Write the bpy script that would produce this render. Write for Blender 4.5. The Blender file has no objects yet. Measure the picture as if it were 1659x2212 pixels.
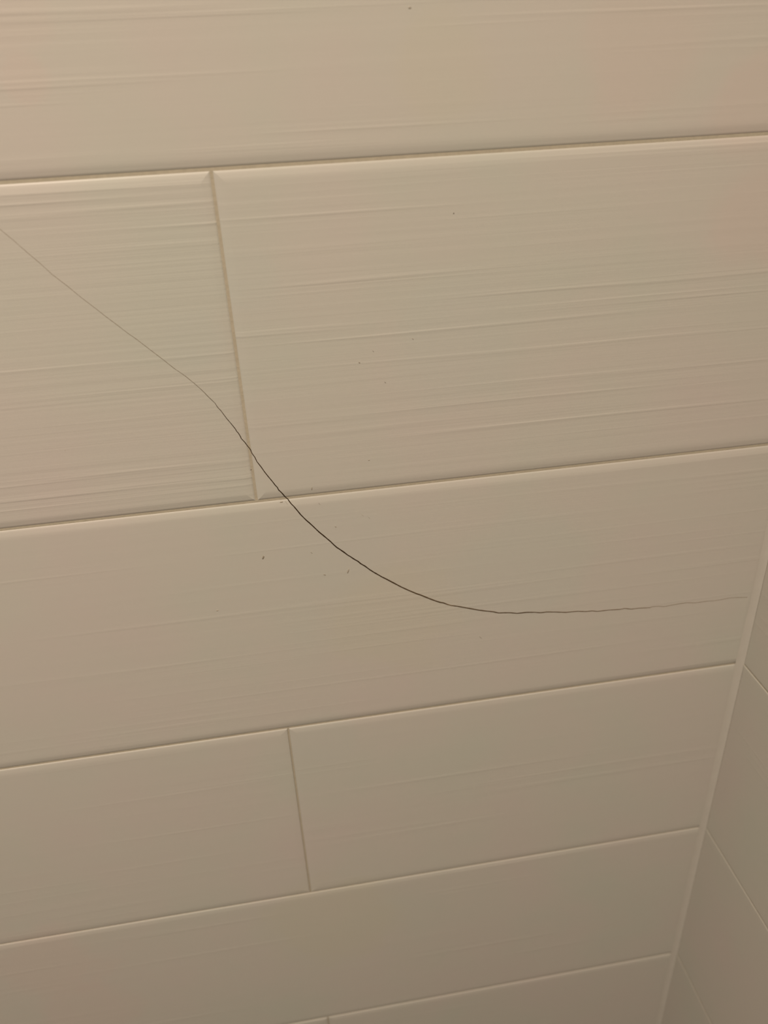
import bpy, math, random
from mathutils import Vector, Matrix, Euler

scene = bpy.context.scene
col = scene.collection
random.seed(7)

# ------------------------------------------------------------------ units
S = 0.105                    # height of one tile course, joint centre to joint centre (m)
Z0 = 1.30                    # height of the uppermost visible course joint above the floor
IMG_W, IMG_H = 1659.0, 2212.0

# ------------------------------------------------------------------ camera
F_PX = 1738.14
YAW, PITCH, ROLL = -0.1318, 1.0536, -0.0490
CAM = Vector((-1.7693 * S, -2.3286 * S, 0.2449 * S + Z0))
ROT = (Matrix.Rotation(YAW, 3, 'Z') @ Matrix.Rotation(PITCH, 3, 'X') @ Matrix.Rotation(ROLL, 3, 'Z'))
cam_data = bpy.data.cameras.new('camera')
cam = bpy.data.objects.new('camera', cam_data)
col.objects.link(cam)
cam.matrix_world = Matrix.Translation(CAM) @ ROT.to_4x4()
cam_data.sensor_fit = 'VERTICAL'
cam_data.sensor_height = 7.6
cam_data.lens = 7.6 * F_PX / IMG_H
cam_data.clip_start = 0.01
cam_data.dof.use_dof = True
cam_data.dof.focus_distance = 2.62 * S
cam_data.dof.aperture_fstop = 2.3
scene.camera = cam

# ------------------------------------------------------------------ light and exposure
world = bpy.data.worlds.new('world')
scene.world = world
world.use_nodes = True
wb = world.node_tree.nodes['Background']
wb.inputs['Color'].default_value = (1.0, 0.80, 0.62, 1)
wb.inputs['Strength'].default_value = 0.02

lamp = bpy.data.lights.new('ceiling_lamp', 'AREA')
lamp.shape = 'DISK'
lamp.size = 0.14
lamp.energy = 13.0
lamp.color = (1.0, 0.858, 0.700)
lamp_o = bpy.data.objects.new('ceiling_lamp', lamp)
lamp_o.location = (-0.50, -0.64, 2.05)
col.objects.link(lamp_o)

scene.view_settings.view_transform = 'Standard'
scene.view_settings.look = 'None'
scene.view_settings.gamma = 1.0
scene.view_settings.exposure = 0.0
scene.view_settings.use_curve_mapping = False


# ------------------------------------------------------------------ helpers
def mesh_obj(name, verts, faces, mat, parent=None, smooth=False):
    me = bpy.data.meshes.new(name)
    me.from_pydata([tuple(v) for v in verts], [], faces)
    me.update()
    if smooth:
        for p in me.polygons:
            p.use_smooth = True
    me.materials.append(mat)
    o = bpy.data.objects.new(name, me)
    col.objects.link(o)
    if parent:
        o.parent = parent
    return o


def box_data(x0, x1, y0, y1, z0, z1):
    v = [(x0, y0, z0), (x1, y0, z0), (x1, y1, z0), (x0, y1, z0),
         (x0, y0, z1), (x1, y0, z1), (x1, y1, z1), (x0, y1, z1)]
    f = [(0, 3, 2, 1), (4, 5, 6, 7), (0, 1, 5, 4), (1, 2, 6, 5), (2, 3, 7, 6), (3, 0, 4, 7)]
    return v, f


def tag(o, label, cat, group=None, kind=None):
    o['label'] = label
    o['category'] = cat
    if group:
        o['group'] = group
    if kind:
        o['kind'] = kind
    return o


class NT:
    """small node-tree helper"""
    def __init__(self, name):
        self.m = bpy.data.materials.new(name)
        self.m.use_nodes = True
        self.t = self.m.node_tree
        self.b = self.t.nodes['Principled BSDF']

    def n(self, typ, **kw):
        nd = self.t.nodes.new(typ)
        for k, v in kw.items():
            setattr(nd, k, v)
        return nd

    def l(self, a, b):
        self.t.links.new(a, b)

    def math(self, op, a, b=None, c=None):
        nd = self.n('ShaderNodeMath', operation=op)
        for i, v in enumerate((a, b, c)):
            if v is None:
                continue
            if isinstance(v, (int, float)):
                nd.inputs[i].default_value = v
            else:
                self.l(v, nd.inputs[i])
        return nd.outputs[0]

    def mix(self, fac, a, b):
        nd = self.n('ShaderNodeMix', data_type='RGBA')
        for sock, v in ((nd.inputs[0], fac), (nd.inputs[6], a), (nd.inputs[7], b)):
            if isinstance(v, (int, float)):
                sock.default_value = v
            elif isinstance(v, tuple):
                sock.default_value = (*v, 1)
            else:
                self.l(v, sock)
        return nd.outputs[2]


# ------------------------------------------------------------------ materials
PINK, YELLOW, GREEN = (0.672, 0.575, 0.525), (0.635, 0.600, 0.505), (0.600, 0.604, 0.548)
BLOTCHES = [
    (-0.0363, 1.3075, 0.0172, PINK, 0.52),
    (-0.0288, 1.2745, 0.0202, PINK, 0.52),
    (-0.0740, 1.3233, 0.0223, PINK, 0.45),
    (-0.3193, 0.9662, 0.0296, PINK, 0.52),
    (-0.3115, 0.9255, 0.0287, PINK, 0.45),
    (-0.2402, 1.3236, 0.0075, PINK, 0.45),
    (-0.2401, 1.3391, 0.0118, PINK, 0.30),
    (-0.1880, 0.9611, 0.0388, YELLOW, 0.52),
    (-0.1518, 1.1375, 0.0305, YELLOW, 0.45),
    (-0.1308, 1.3213, 0.0159, YELLOW, 0.38),
    (-0.1267, 1.2444, 0.0256, GREEN, 0.45),
    (-0.1012, 1.1535, 0.0303, GREEN, 0.38),
    (-0.1722, 1.1738, 0.0247, GREEN, 0.38),
    (-0.1830, 1.0805, 0.0176, GREEN, 0.38),
    (-0.1902, 1.2672, 0.0111, GREEN, 0.38),
    (-0.2089, 1.2520, 0.0113, GREEN, 0.38),
]


def tile_material():
    k = NT('brushed_tile_glaze')
    tc = k.n('ShaderNodeTexCoord')
    seed = k.n('ShaderNodeAttribute', attribute_type='OBJECT', attribute_name='seed')
    strength = k.n('ShaderNodeAttribute', attribute_type='OBJECT', attribute_name='brush')

    def streak(sx, sz, off, detail):
        mp = k.n('ShaderNodeMapping')
        mp.inputs['Scale'].default_value = (sx, 1.0, sz)
        k.l(tc.outputs['Object'], mp.inputs['Vector'])
        nz = k.n('ShaderNodeTexNoise', noise_dimensions='4D')
        nz.inputs['Scale'].default_value = 1.0
        nz.inputs['Detail'].default_value = detail
        nz.inputs['Roughness'].default_value = 0.55
        k.l(mp.outputs[0], nz.inputs['Vector'])
        k.l(k.math('ADD', k.math('MULTIPLY', seed.outputs['Fac'], 37.0), off), nz.inputs['W'])
        return nz.outputs['Fac']

    coarse = streak(5.5, 380.0, 0.0, 1.5)      # broad drawn-out ridges, millimetres apart
    fine = streak(9.0, 1300.0, 11.0, 1.0)       # hair-fine lines between them
    patch = streak(6.0, 20.0, 23.0, 1.0)       # where the brushing bites harder
    # a few ridges stand out: sharpen the coarse field
    ridge = k.n('ShaderNodeMapRange', interpolation_type='SMOOTHSTEP')
    k.l(coarse, ridge.inputs[0])
    ridge.inputs[1].default_value = 0.56
    ridge.inputs[2].default_value = 0.80
    h = k.math('ADD', k.math('MULTIPLY', coarse, 0.55), k.math('MULTIPLY', ridge.outputs[0], 0.55))
    h = k.math('ADD', h, k.math('MULTIPLY', fine, 0.20))
    pm = k.n('ShaderNodeMapRange')
    k.l(patch, pm.inputs[0])
    pm.inputs[1].default_value = 0.35
    pm.inputs[2].default_value = 0.65
    pm.inputs[3].default_value = 0.45
    pm.inputs[4].default_value = 1.15
    h = k.math('MULTIPLY', k.math('MULTIPLY', h, pm.outputs[0]), strength.outputs['Fac'])
    bump = k.n('ShaderNodeBump')
    bump.inputs['Strength'].default_value = 1.0
    bump.inputs['Distance'].default_value = 0.00022
    k.l(h, bump.inputs['Height'])
    k.l(bump.outputs[0], k.b.inputs['Normal'])
    # colour: off-white glaze, slightly clouded pink, yellow and grey-green
    geo = k.n('ShaderNodeNewGeometry')
    cl = k.n('ShaderNodeTexNoise')
    cl.inputs['Scale'].default_value = 13.0
    cl.inputs['Detail'].default_value = 3.0
    cl.inputs['Roughness'].default_value = 0.6
    k.l(geo.outputs['Position'], cl.inputs['Vector'])
    rp = k.n('ShaderNodeValToRGB')
    e = rp.color_ramp.elements
    e[0].position = 0.32
    e[0].color = (0.610, 0.604, 0.538, 1)
    e[1].position = 0.70
    e[1].color = (0.648, 0.586, 0.543, 1)
    m = e.new(0.50)
    m.color = (0.633, 0.598, 0.542, 1)
    k.l(cl.outputs['Fac'], rp.inputs[0])
    base = rp.outputs[0]
    # faint pink, yellow and green blotches painted in, echoing camera colour noise: (x, height, radius, tint)
    wob = k.n('ShaderNodeTexNoise')
    wob.inputs['Scale'].default_value = 55.0
    wob.inputs['Detail'].default_value = 2.0
    k.l(geo.outputs['Position'], wob.inputs['Vector'])
    for x, z, rad, tint, amt in BLOTCHES:
        d = k.n('ShaderNodeVectorMath', operation='DISTANCE')
        k.l(geo.outputs['Position'], d.inputs[0])
        d.inputs[1].default_value = (x, 0.0, z)
        q = k.math('ADD', k.math('DIVIDE', d.outputs['Value'], rad), k.math('MULTIPLY', wob.outputs['Fac'], 0.9))
        ms = k.n('ShaderNodeMapRange', interpolation_type='SMOOTHSTEP')
        k.l(q, ms.inputs[0])
        ms.inputs[1].default_value = 1.0
        ms.inputs[2].default_value = 1.5
        ms.inputs[3].default_value = amt
        ms.inputs[4].default_value = 0.0
        base = k.mix(ms.outputs[0], base, tint)
    tone = k.mix(k.math('MULTIPLY', ridge.outputs[0], 0.10), base, (0.656, 0.624, 0.566))
    k.l(tone, k.b.inputs['Base Color'])
    k.b.inputs['Roughness'].default_value = 0.42
    k.b.inputs['Specular IOR Level'].default_value = 0.35
    return k.m


def plain(name, rgb, rough=0.7, scale=60.0, amt=0.12, bump=0.0):
    k = NT(name)
    geo = k.n('ShaderNodeNewGeometry')
    nz = k.n('ShaderNodeTexNoise')
    nz.inputs['Scale'].default_value = scale
    nz.inputs['Detail'].default_value = 4.0
    k.l(geo.outputs['Position'], nz.inputs['Vector'])
    d = tuple(c * (1 - amt) for c in rgb)
    b = tuple(min(1, c * (1 + amt)) for c in rgb)
    k.l(k.mix(nz.outputs['Fac'], d, b), k.b.inputs['Base Color'])
    k.b.inputs['Roughness'].default_value = rough
    k.b.inputs['Specular IOR Level'].default_value = 0.25
    if bump:
        bp = k.n('ShaderNodeBump')
        bp.inputs['Distance'].default_value = bump
        k.l(nz.outputs['Fac'], bp.inputs['Height'])
        k.l(bp.outputs[0], k.b.inputs['Normal'])
    return k.m


M_TILE = tile_material()
M_GROUT = plain('beige_grout', (0.52, 0.463, 0.362), 0.9, 900.0, 0.12, 0.0001)
M_CAULK = plain('pale_caulk', (0.645, 0.606, 0.548), 0.5, 120.0, 0.05)
M_PAINT = plain('white_paint', (0.75, 0.72, 0.66), 0.8, 20.0, 0.03)
M_FLOOR = plain('pale_shower_floor', (0.32, 0.29, 0.25), 0.5, 30.0, 0.06)
M_SPECK = plain('grey_dirt', (0.34, 0.30, 0.235), 0.9, 2000.0, 0.2)
M_DARK = plain('dark_dirt', (0.13, 0.10, 0.07), 0.9, 2000.0, 0.2)
M_FAINT = plain('faint_dirt', (0.47, 0.42, 0.345), 0.9, 2000.0, 0.12)


def crack_material():
    k = NT('dark_brown_crack')
    a = k.n('ShaderNodeAttribute', attribute_name='tone')
    geo = k.n('ShaderNodeNewGeometry')
    nz = k.n('ShaderNodeTexNoise')
    nz.inputs['Scale'].default_value = 330.0
    nz.inputs['Detail'].default_value = 2.0
    k.l(geo.outputs['Position'], nz.inputs['Vector'])
    c = k.mix(a.outputs['Fac'], (0.026, 0.014, 0.005), (0.23, 0.16, 0.09))
    c2 = k.mix(k.math('MULTIPLY', nz.outputs['Fac'], 0.35), c, (0.15, 0.092, 0.045))
    k.l(c2, k.b.inputs['Base Color'])
    k.b.inputs['Roughness'].default_value = 0.85
    k.b.inputs['Specular IOR Level'].default_value = 0.1
    return k.m


M_CRACK = crack_material()

# ------------------------------------------------------------------ the room
GAP = 0.0007                 # joint width
GROUT_Y = 0.00050            # grout lies this far behind the tile faces
ROOM_L, ROOM_F, ROOM_H = -1.60, -1.00, 2.10

v, f = box_data(ROOM_L, 0.10, GROUT_Y, 0.10, 0.0, ROOM_H)
wall_back = mesh_obj('wall_back', v, f, M_GROUT)
tag(wall_back, 'shower back wall of long beige brushed tiles with the dark curved line across', 'wall', kind='structure')
v, f = box_data(0.00008, 0.10, ROOM_F, GROUT_Y, 0.0, ROOM_H)
wall_right = mesh_obj('wall_right', v, f, M_GROUT)
tag(wall_right, 'shaded side wall of beige tiles at the right edge, past the corner', 'wall', kind='structure')
v, f = box_data(ROOM_L, 0.10, ROOM_F, 0.10, -0.05, 0.0)
floor = mesh_obj('floor', v, f, M_FLOOR)
floor['kind'] = 'structure'
v, f = box_data(ROOM_L, 0.10, ROOM_F, 0.10, ROOM_H, ROOM_H + 0.05)
ceiling = mesh_obj('ceiling', v, f, M_PAINT)
ceiling['kind'] = 'structure'

# profile of a tile edge: (distance in from the tile's side, depth behind its face)
EDGE = [(0.0, 0.0065), (0.0, 0.00090), (0.0002, 0.00066), (0.0008, 0.00045), (0.0015, 0.00025),
        (0.0022, 0.00009), (0.0028, 0.00002), (0.0034, 0.0), (0.0045, 0.0)]
EDGE_SIDE = [(0.0, 0.0065), (0.0, 0.00038), (0.0004, 0.00020), (0.0010, 0.00009),
             (0.0018, 0.00003), (0.0026, 0.0), (0.0040, 0.0)]        # softer on the side wall
tile_cache = {}


def tile_mesh(length, height, edge, depth):
    key = (round(length, 4), round(height, 4), len(edge), depth)
    if key in tile_cache:
        return tile_cache[key]
    hx, hz = length / 2, height / 2
    verts, faces = [], []
    for ins, dep in edge:
        dep = dep * depth if dep < 0.002 else dep
        verts += [(-hx + ins, dep, -hz + ins), (hx - ins, dep, -hz + ins),
                  (hx - ins, dep, hz - ins), (-hx + ins, dep, hz - ins)]
    n = len(edge)
    for r in range(n - 1):
        for i in range(4):
            j = (i + 1) % 4
            faces.append((r * 4 + i, r * 4 + j, (r + 1) * 4 + j, (r + 1) * 4 + i))
    b = (n - 1) * 4
    faces.append((b, b + 1, b + 2, b + 3))
    faces.append((3, 2, 1, 0))
    me = bpy.data.meshes.new('tile')
    me.from_pydata(verts, [], faces)
    me.update()
    for p in me.polygons:
        p.use_smooth = True
    me.polygons[len(me.polygons) - 1].use_smooth = False
    me.materials.append(M_TILE)
    # keep the mitred corners crisp: sharp edges along the four mitres of each ring
    sharp = set()
    for r in range(n - 1):
        for i in range(4):
            sharp.add(tuple(sorted((r * 4 + i, (r + 1) * 4 + i))))
    for e in me.edges:
        if tuple(sorted(e.vertices)) in sharp:
            e.use_edge_sharp = True
    tile_cache[key] = me
    return me


rnd = random.Random(3)


def joint_relief(course):
    """the lower courses are grouted almost flush, the upper ones stand out more"""
    return 0.66 if course < 2 else 0.38


def lay_tile(parent, a0, a1, z0, z1, side, seed=None, brush=None, depth=1.0):
    """a tile between a0 and a1 along the wall and z0..z1 high (joint lines, not tile sides)"""
    if a1 - a0 < 0.012 or z1 - z0 < 0.012:
        return None
    gap = GAP if side == 'back' else 0.0005
    o = bpy.data.objects.new('tile', tile_mesh(a1 - a0 - gap, z1 - z0 - gap, EDGE if side == 'back' else EDGE_SIDE, depth))
    dy = rnd.uniform(-0.00008, 0.00008) if seed is None else 0.0
    if side == 'back':
        o.location = ((a0 + a1) / 2, dy, (z0 + z1) / 2)
        o.rotation_euler = (rnd.gauss(0, 0.0012), 0, rnd.gauss(0, 0.0004)) if seed is None else (0, 0, 0)
    else:                                   # side wall: a runs towards the room, i.e. to -y
        o.location = (dy, -(a0 + a1) / 2, (z0 + z1) / 2)
        o.rotation_euler = (rnd.gauss(0, 0.0012), 0, -math.pi / 2)
    o['seed'] = rnd.random() if seed is None else seed
    o['brush'] = rnd.uniform(0.6, 0.9) if brush is None else brush
    o.parent = parent
    col.objects.link(o)
    return o


X_JOINT = -1.8748 * S        # the upright joint in every other course
LEN = 4.0 * S
# seed and brushing strength of the tiles in view, by (course, index counted from the corner)
LOOK = {(-1, 0): (0.31, 0.95), (0, 0): (0.12, 0.65), (0, 1): (0.77, 1.15), (1, 0): (0.45, 0.45),
        (2, 0): (0.58, 0.40), (2, 1): (0.93, 0.40), (3, 0): (0.21, 0.40), (4, 0): (0.66, 0.40), (4, 1): (0.37, 0.40)}
k_top = int(math.floor((ROOM_H - Z0) / S))
for course in range(-k_top - 1, int(Z0 / S) + 2):
    zt = min(Z0 - course * S, ROOM_H)
    zb = max(Z0 - (course + 1) * S, 0.0)
    start = X_JOINT if course % 2 == 0 else X_JOINT - LEN / 2
    # back wall, from the corner leftwards
    right, idx = -0.0006, 0
    left = start
    while right > ROOM_L + 0.01:
        lk = LOOK.get((course, idx), (None, None))
        lay_tile(wall_back, max(left, ROOM_L), right, zb, zt, 'back', *lk, depth=joint_relief(course))
        right, left, idx = left, left - LEN, idx + 1
    # side wall, from the corner forwards
    a0 = 0.0006
    a1 = LEN * 0.62 if course % 2 == 0 else LEN * 0.12
    a1 = max(a1, 0.2)
    while a0 < -ROOM_F - 0.01:
        lay_tile(wall_right, a0, min(a1, -ROOM_F), zb, zt, 'side', None, 0.4, 0.16)
        a0, a1 = a1, a1 + LEN

# caulk in the corner: a slender concave bead
RX, RY = 0.0036, 0.0013      # wider on the back wall than on the side wall
sec = []
for i in range(9):
    t = math.radians(90 * i / 8)
    sec.append((-RX + RX * math.sin(t) + 0.0002, -RY + RY * math.cos(t) + 0.00004))
sec = [(x, y) for x, y in sec] + [(0.0009, 0.0009)]
verts, faces = [], []
NZ = 60
for j in range(NZ + 1):
    z = 0.0 + ROOM_H * j / NZ
    w = 1.0 + 0.05 * math.sin(j * 1.7) + 0.04 * math.sin(j * 4.1)
    for x, y in sec:
        verts.append((x * w if x < 0 else x, y * w if y < 0 else y, z))
m = len(sec)
for j in range(NZ):
    for i in range(m):
        a, b = j * m + i, j * m + (i + 1) % m
        faces.append((a, a + m, b + m, b))
faces.append(tuple(range(m)))
faces.append(tuple(reversed(range(NZ * m, NZ * m + m))))
caulk = mesh_obj('trim_1', verts, faces, M_CAULK, smooth=True)
for e in caulk.data.edges:                   # crisp where the bead meets the tiles and along its hidden back
    if all(vi % m in (0, m - 2, m - 1) for vi in e.vertices):
        e.use_edge_sharp = True
tag(caulk, 'pale caulk bead running down the corner between the two tiled walls', 'caulk', kind='structure')


# ------------------------------------------------------------------ where things lie on the back wall
def joint_depth(x, z):
    """depth of the wall's surface behind the tile faces"""
    zz = (Z0 - z) / S
    course = math.floor(zz)
    fz = min(zz - course, course + 1 - zz) * S - GAP / 2
    x0 = X_JOINT if course % 2 == 0 else X_JOINT - LEN / 2
    q = (x - x0) / LEN
    fx = min(q - math.floor(q), math.ceil(q) - q) * LEN - GAP / 2
    d = min(fx, fz)
    if d <= 0:
        return GROUT_Y
    for (i0, d0), (i1, d1) in zip(EDGE[1:], EDGE[2:]):
        if i0 <= d <= i1:
            return min(GROUT_Y, joint_relief(course) * (d0 + (d1 - d0) * (d - i0) / (i1 - i0)))
    return 0.0


def on_wall(px, py):
    """point of the wall's surface seen at a pixel of the 1659 x 2212 frame"""
    d = ROT @ Vector(((px - IMG_W / 2) / F_PX, -(py - IMG_H / 2) / F_PX, -1.0))
    y = 0.0
    for _ in range(6):
        t = (y - CAM.y) / d.y
        p = CAM + d * t
        y = joint_depth(p.x, p.z)
    return Vector((p.x, y, p.z)), t / F_PX      # and the size of a pixel there


# ------------------------------------------------------------------ the crack
PATH = [(-40, 461), (-18, 480), (0, 495), (29, 519), (62, 548), (87, 569), (113, 593), (145, 617.5), (176.5, 643.5),
        (207, 666.6), (229, 684), (255, 703.4), (275, 719), (294, 732), (318.6, 751), (352, 776.5), (376.5, 796),
        (400, 812), (422, 830), (434, 840.8), (444, 850.5), (450, 857), (464.4, 870.7), (470.3, 880), (477, 886.8),
        (489.7, 904), (500, 916), (508.4, 926.5), (511.5, 932), (515, 935.6), (518.7, 941.6), (521, 947),
        (529, 955.5), (534.4, 963), (538, 967), (541.6, 972), (544.6, 979.6), (550.6, 987.7), (554.9, 997),
        (564, 1008.5), (571.7, 1019.6), (580, 1030), (588.4, 1040), (594.5, 1048), (599.3, 1053), (601.7, 1058),
        (609, 1065), (615.7, 1072.8), (622, 1078.3), (625.3, 1083.4), (629.7, 1089), (634.5, 1093.5), (641.2, 1101.5),
        (649.8, 1112), (661.7, 1123.8), (668.2, 1129.3), (677, 1137.4), (688.8, 1148.8), (700.8, 1158.6),
        (714.9, 1170.5), (720, 1175.7), (727.2, 1182.2), (734.5, 1186.9), (743, 1192.7), (750.4, 1198.5),
        (757, 1202.4), (763.4, 1206.8), (773.5, 1212.6), (779.3, 1217.6), (788.7, 1223), (798, 1230), (806.8, 1235.7),
        (816.2, 1241), (825, 1246.2), (834, 1250.5), (850, 1259), (866, 1267.5), (884.6, 1276), (900, 1282.4),
        (909, 1285.4), (916.3, 1288.4), (926.5, 1292.6), (939.2, 1297.4), (951.2, 1301.3), (957.3, 1302),
        (966.3, 1305.6), (975.3, 1308), (987.4, 1309.5), (999.5, 1311.6), (1020, 1315.3), (1035, 1318), (1050, 1319.8),
        (1066.3, 1321.6), (1077, 1324), (1090.7, 1323.5), (1102.4, 1323.5), (1117, 1325), (1136, 1322.7),
        (1154, 1322.5), (1167.5, 1323.5), (1181, 1321.8), (1200, 1322), (1222, 1322.7), (1247, 1320.5),
        (1266.5, 1321), (1279, 1319.5), (1290, 1320.6), (1315, 1317.7), (1338.6, 1316.3), (1349.7, 1314.2),
        (1363.6, 1315.8), (1380, 1313.7), (1404, 1312.6), (1408, 1310.8), (1422, 1309.4), (1434.4, 1310.4),
        (1451.7, 1306.8), (1463, 1305), (1483.4, 1301.8), (1500.7, 1302.2), (1512, 1300.8), (1526.6, 1298.6),
        (1542.5, 1297.7), (1561, 1294.6), (1577, 1291.4), (1600, 1290.5), (1614, 1290.2)]
# width in pixels and paleness (0 black-brown .. 1 light brown) along the picture
WIDTH = [(-40, .75), (0, .75), (200, .8), (400, .9), (440, 1.0), (500, 1.6), (560, 1.9), (600, 2.2), (700, 2.6),
         (800, 2.8), (900, 3.0), (960, 2.9), (972, 2.0), (980, 2.6), (1100, 2.6), (1200, 2.3), (1300, 1.9),
         (1400, 1.5), (1412, .9), (1450, 1.0), (1500, .85), (1560, .6), (1620, .75)]
TONE = [(-40, 1.0), (0, .95), (300, .85), (420, .6), (500, .1), (560, .12), (600, 0.0), (780, 0.0), (830, .12),
        (900, .35), (960, .3), (972, .9), (980, .35), (1050, .35), (1120, .3), (1200, .55), (1350, .7), (1430, .95), (1650, 1.0)]


def interp(tab, x):
    for (x0, y0), (x1, y1) in zip(tab, tab[1:]):
        if x <= x1:
            return y0 + (y1 - y0) * max(0, x - x0) / (x1 - x0)
    return tab[-1][1]


samples = []
for (xa, ya), (xb, yb) in zip(PATH, PATH[1:]):
    n = max(1, int(math.hypot(xb - xa, yb - ya) / 4.0))
    for i in range(n):
        samples.append((xa + (xb - xa) * i / n, ya + (yb - ya) * i / n))
samples.append(PATH[-1])
verts, faces, tones = [], [], []
pts = [on_wall(*s) for s in samples]
K = 8
rc = random.Random(11)
for i, ((px, py), (p, pix)) in enumerate(zip(samples, pts)):
    a = pts[max(0, i - 1)][0]
    b = pts[min(len(pts) - 1, i + 1)][0]
    d = b - a
    d.y = 0
    d.normalize()
    side = Vector((-d.z, 0, d.x))
    w = interp(WIDTH, px) * pix * 0.5 * rc.uniform(0.88, 1.12)
    for kk in range(K):                       # lens-shaped section, half sunk in the glaze
        t = 2 * math.pi * kk / K
        off = side * (math.cos(t) * w)
        off.y = -math.sin(t) * w * (0.35 if math.sin(t) > 0 else 0.9)
        verts.append(p + off - Vector((0, 0.00003, 0)))
        tones.append(interp(TONE, px))
for i in range(len(pts) - 1):
    for kk in range(K):
        a, b = i * K + kk, i * K + (kk + 1) % K
        faces.append((a, b, b + K, a + K))
faces.append(tuple(range(K)))
faces.append(tuple(reversed(range((len(pts) - 1) * K, len(pts) * K))))
crack = mesh_obj('hairline_crack', verts, faces, M_CRACK, smooth=True)
at = crack.data.attributes.new('tone', 'FLOAT', 'POINT')
for i, t in enumerate(tones):
    at.data[i].value = t
tag(crack, 'hair-thin dark brown crack curving down across the beige tiles to the right corner', 'crack')


# ------------------------------------------------------------------ specks of dirt on the tiles
def speck(px, py, length, width, angle, mat, label, bend=0.0):
    """a flake stuck on the wall; length, width in pixels, angle in degrees in the picture"""
    n = max(3, int(length / 1.5) + 1)
    ca, sa = math.cos(math.radians(angle)), -math.sin(math.radians(angle))
    rr = random.Random(int(px * 7 + py))
    centre, pix = on_wall(px, py)
    ring = 10
    verts, faces = [], []
    rows = [(0.0, 1.0), (0.55, 0.82), (1.0, 0.0)]
    outline = []
    for i in range(ring):
        t = 2 * math.pi * i / ring
        jl = rr.uniform(0.8, 1.12)
        u, q = math.cos(t) * length / 2 * jl, math.sin(t) * width / 2 * jl
        q += bend * ((2 * u / length) ** 2 - 0.5)
        outline.append((u * ca - q * sa * -1, u * sa + q * ca))
    thick = min(0.00025, 0.45 * width * pix)
    for hgt, sc in ((-0.4, 1.0), (0.35, 0.95), (0.8, 0.6)):
        for (dx, dy) in outline:
            p, _ = on_wall(px + dx * sc, py + dy * sc)
            verts.append(p - centre + Vector((0, -hgt * thick, 0)))
    top = len(verts)
    verts.append(Vector((0, -thick, 0)))
    for r in range(2):
        for i in range(ring):
            j = (i + 1) % ring
            faces.append((r * ring + i, r * ring + j, (r + 1) * ring + j, (r + 1) * ring + i))
    for i in range(ring):
        faces.append((2 * ring + i, 2 * ring + (i + 1) % ring, top))
    faces.append(tuple(reversed(range(ring))))
    o = mesh_obj('dirt_speck', verts, faces, mat, smooth=True)
    o.location = centre
    tag(o, label, 'speck', 'specks of dirt stuck on the tiles')
    return o


speck(568.5, 1204, 8.5, 4.5, 75, M_SPECK, 'largest grey speck, alone left of the crack below the middle joint')
speck(690, 1088, 4.6, 3.6, -50, M_SPECK, 'round dark speck just under the middle joint, right of the crack')
speck(752, 1233, 11, 3.6, 75, M_FAINT, 'pale upright smear under the darkest stretch of the crack')
speck(673, 1194, 4.6, 3.0, -35, M_SPECK, 'small grey speck between the largest speck and the crack')
speck(701, 1241.6, 5.4, 2.2, -15, M_SPECK, 'short flat speck left of the pale upright smear')
speck(725, 1138, 4.6, 1.7, -12, M_SPECK, 'tiny flat speck right of the crack where it passes below the joint')
speck(783, 1113, 6.5, 1.4, -33, M_FAINT, 'left one of two faint strokes in line, right of the crack')
speck(797, 1118, 6.5, 1.7, -40, M_SPECK, 'right one of two faint strokes in line, right of the crack')
speck(673.5, 1055, 7.5, 2.2, 85, M_FAINT, 'faint upright fleck just above the middle joint')
speck(608, 1084.5, 8, 2.3, 8, M_SPECK, 'flat dark chip in the middle joint touching the crack on its left')
speck(619, 1086, 11, 1.8, -52, M_SPECK, 'slanting dark chip in the middle joint close beside the crack', 1.0)
speck(806.2, 758.5, 5.2, 2.8, -42, M_DARK, 'topmost dark dot of the three near the centre of the big middle tile')
speck(776.3, 783.3, 3.6, 3.0, -10, M_SPECK, 'leftmost fainter dot of the three near the centre of the big middle tile')
speck(832, 826, 3.8, 2.8, -35, M_DARK, 'lowest dark dot of the three near the centre of the big middle tile')
speck(891.5, 731.6, 4.2, 3.0, -30, M_FAINT, 'very faint dot up right of the three dots on the big middle tile')
speck(980.2, 461, 3.4, 2.2, 80, M_DARK, 'tiny black dot alone high on the big middle tile')
speck(1037.8, 1376.5, 6.0, 4.2, -40, M_SPECK, 'brown grey speck alone below the lowest bend of the crack')
speck(885, 16.5, 7, 4.0, 5, M_FAINT, 'faint grey smudge on the top tile at the upper edge of view')
speck(541.8, 1014.2, 4.6, 2.6, 8, M_SPECK, 'small brown speck on the left side of the upright joint')
speck(469.5, 1318.7, 5.2, 2.2, 5, M_FAINT, 'faint flat smudge on the wide tile far below left of the crack')
speck(141, 972.4, 4.8, 2.0, -48, M_FAINT, 'faint slanting fleck on the left tile below the crack')
speck(797, 993.8, 5.0, 2.0, 5, M_FAINT, 'faint flat fleck on the big middle tile a little above the joint')
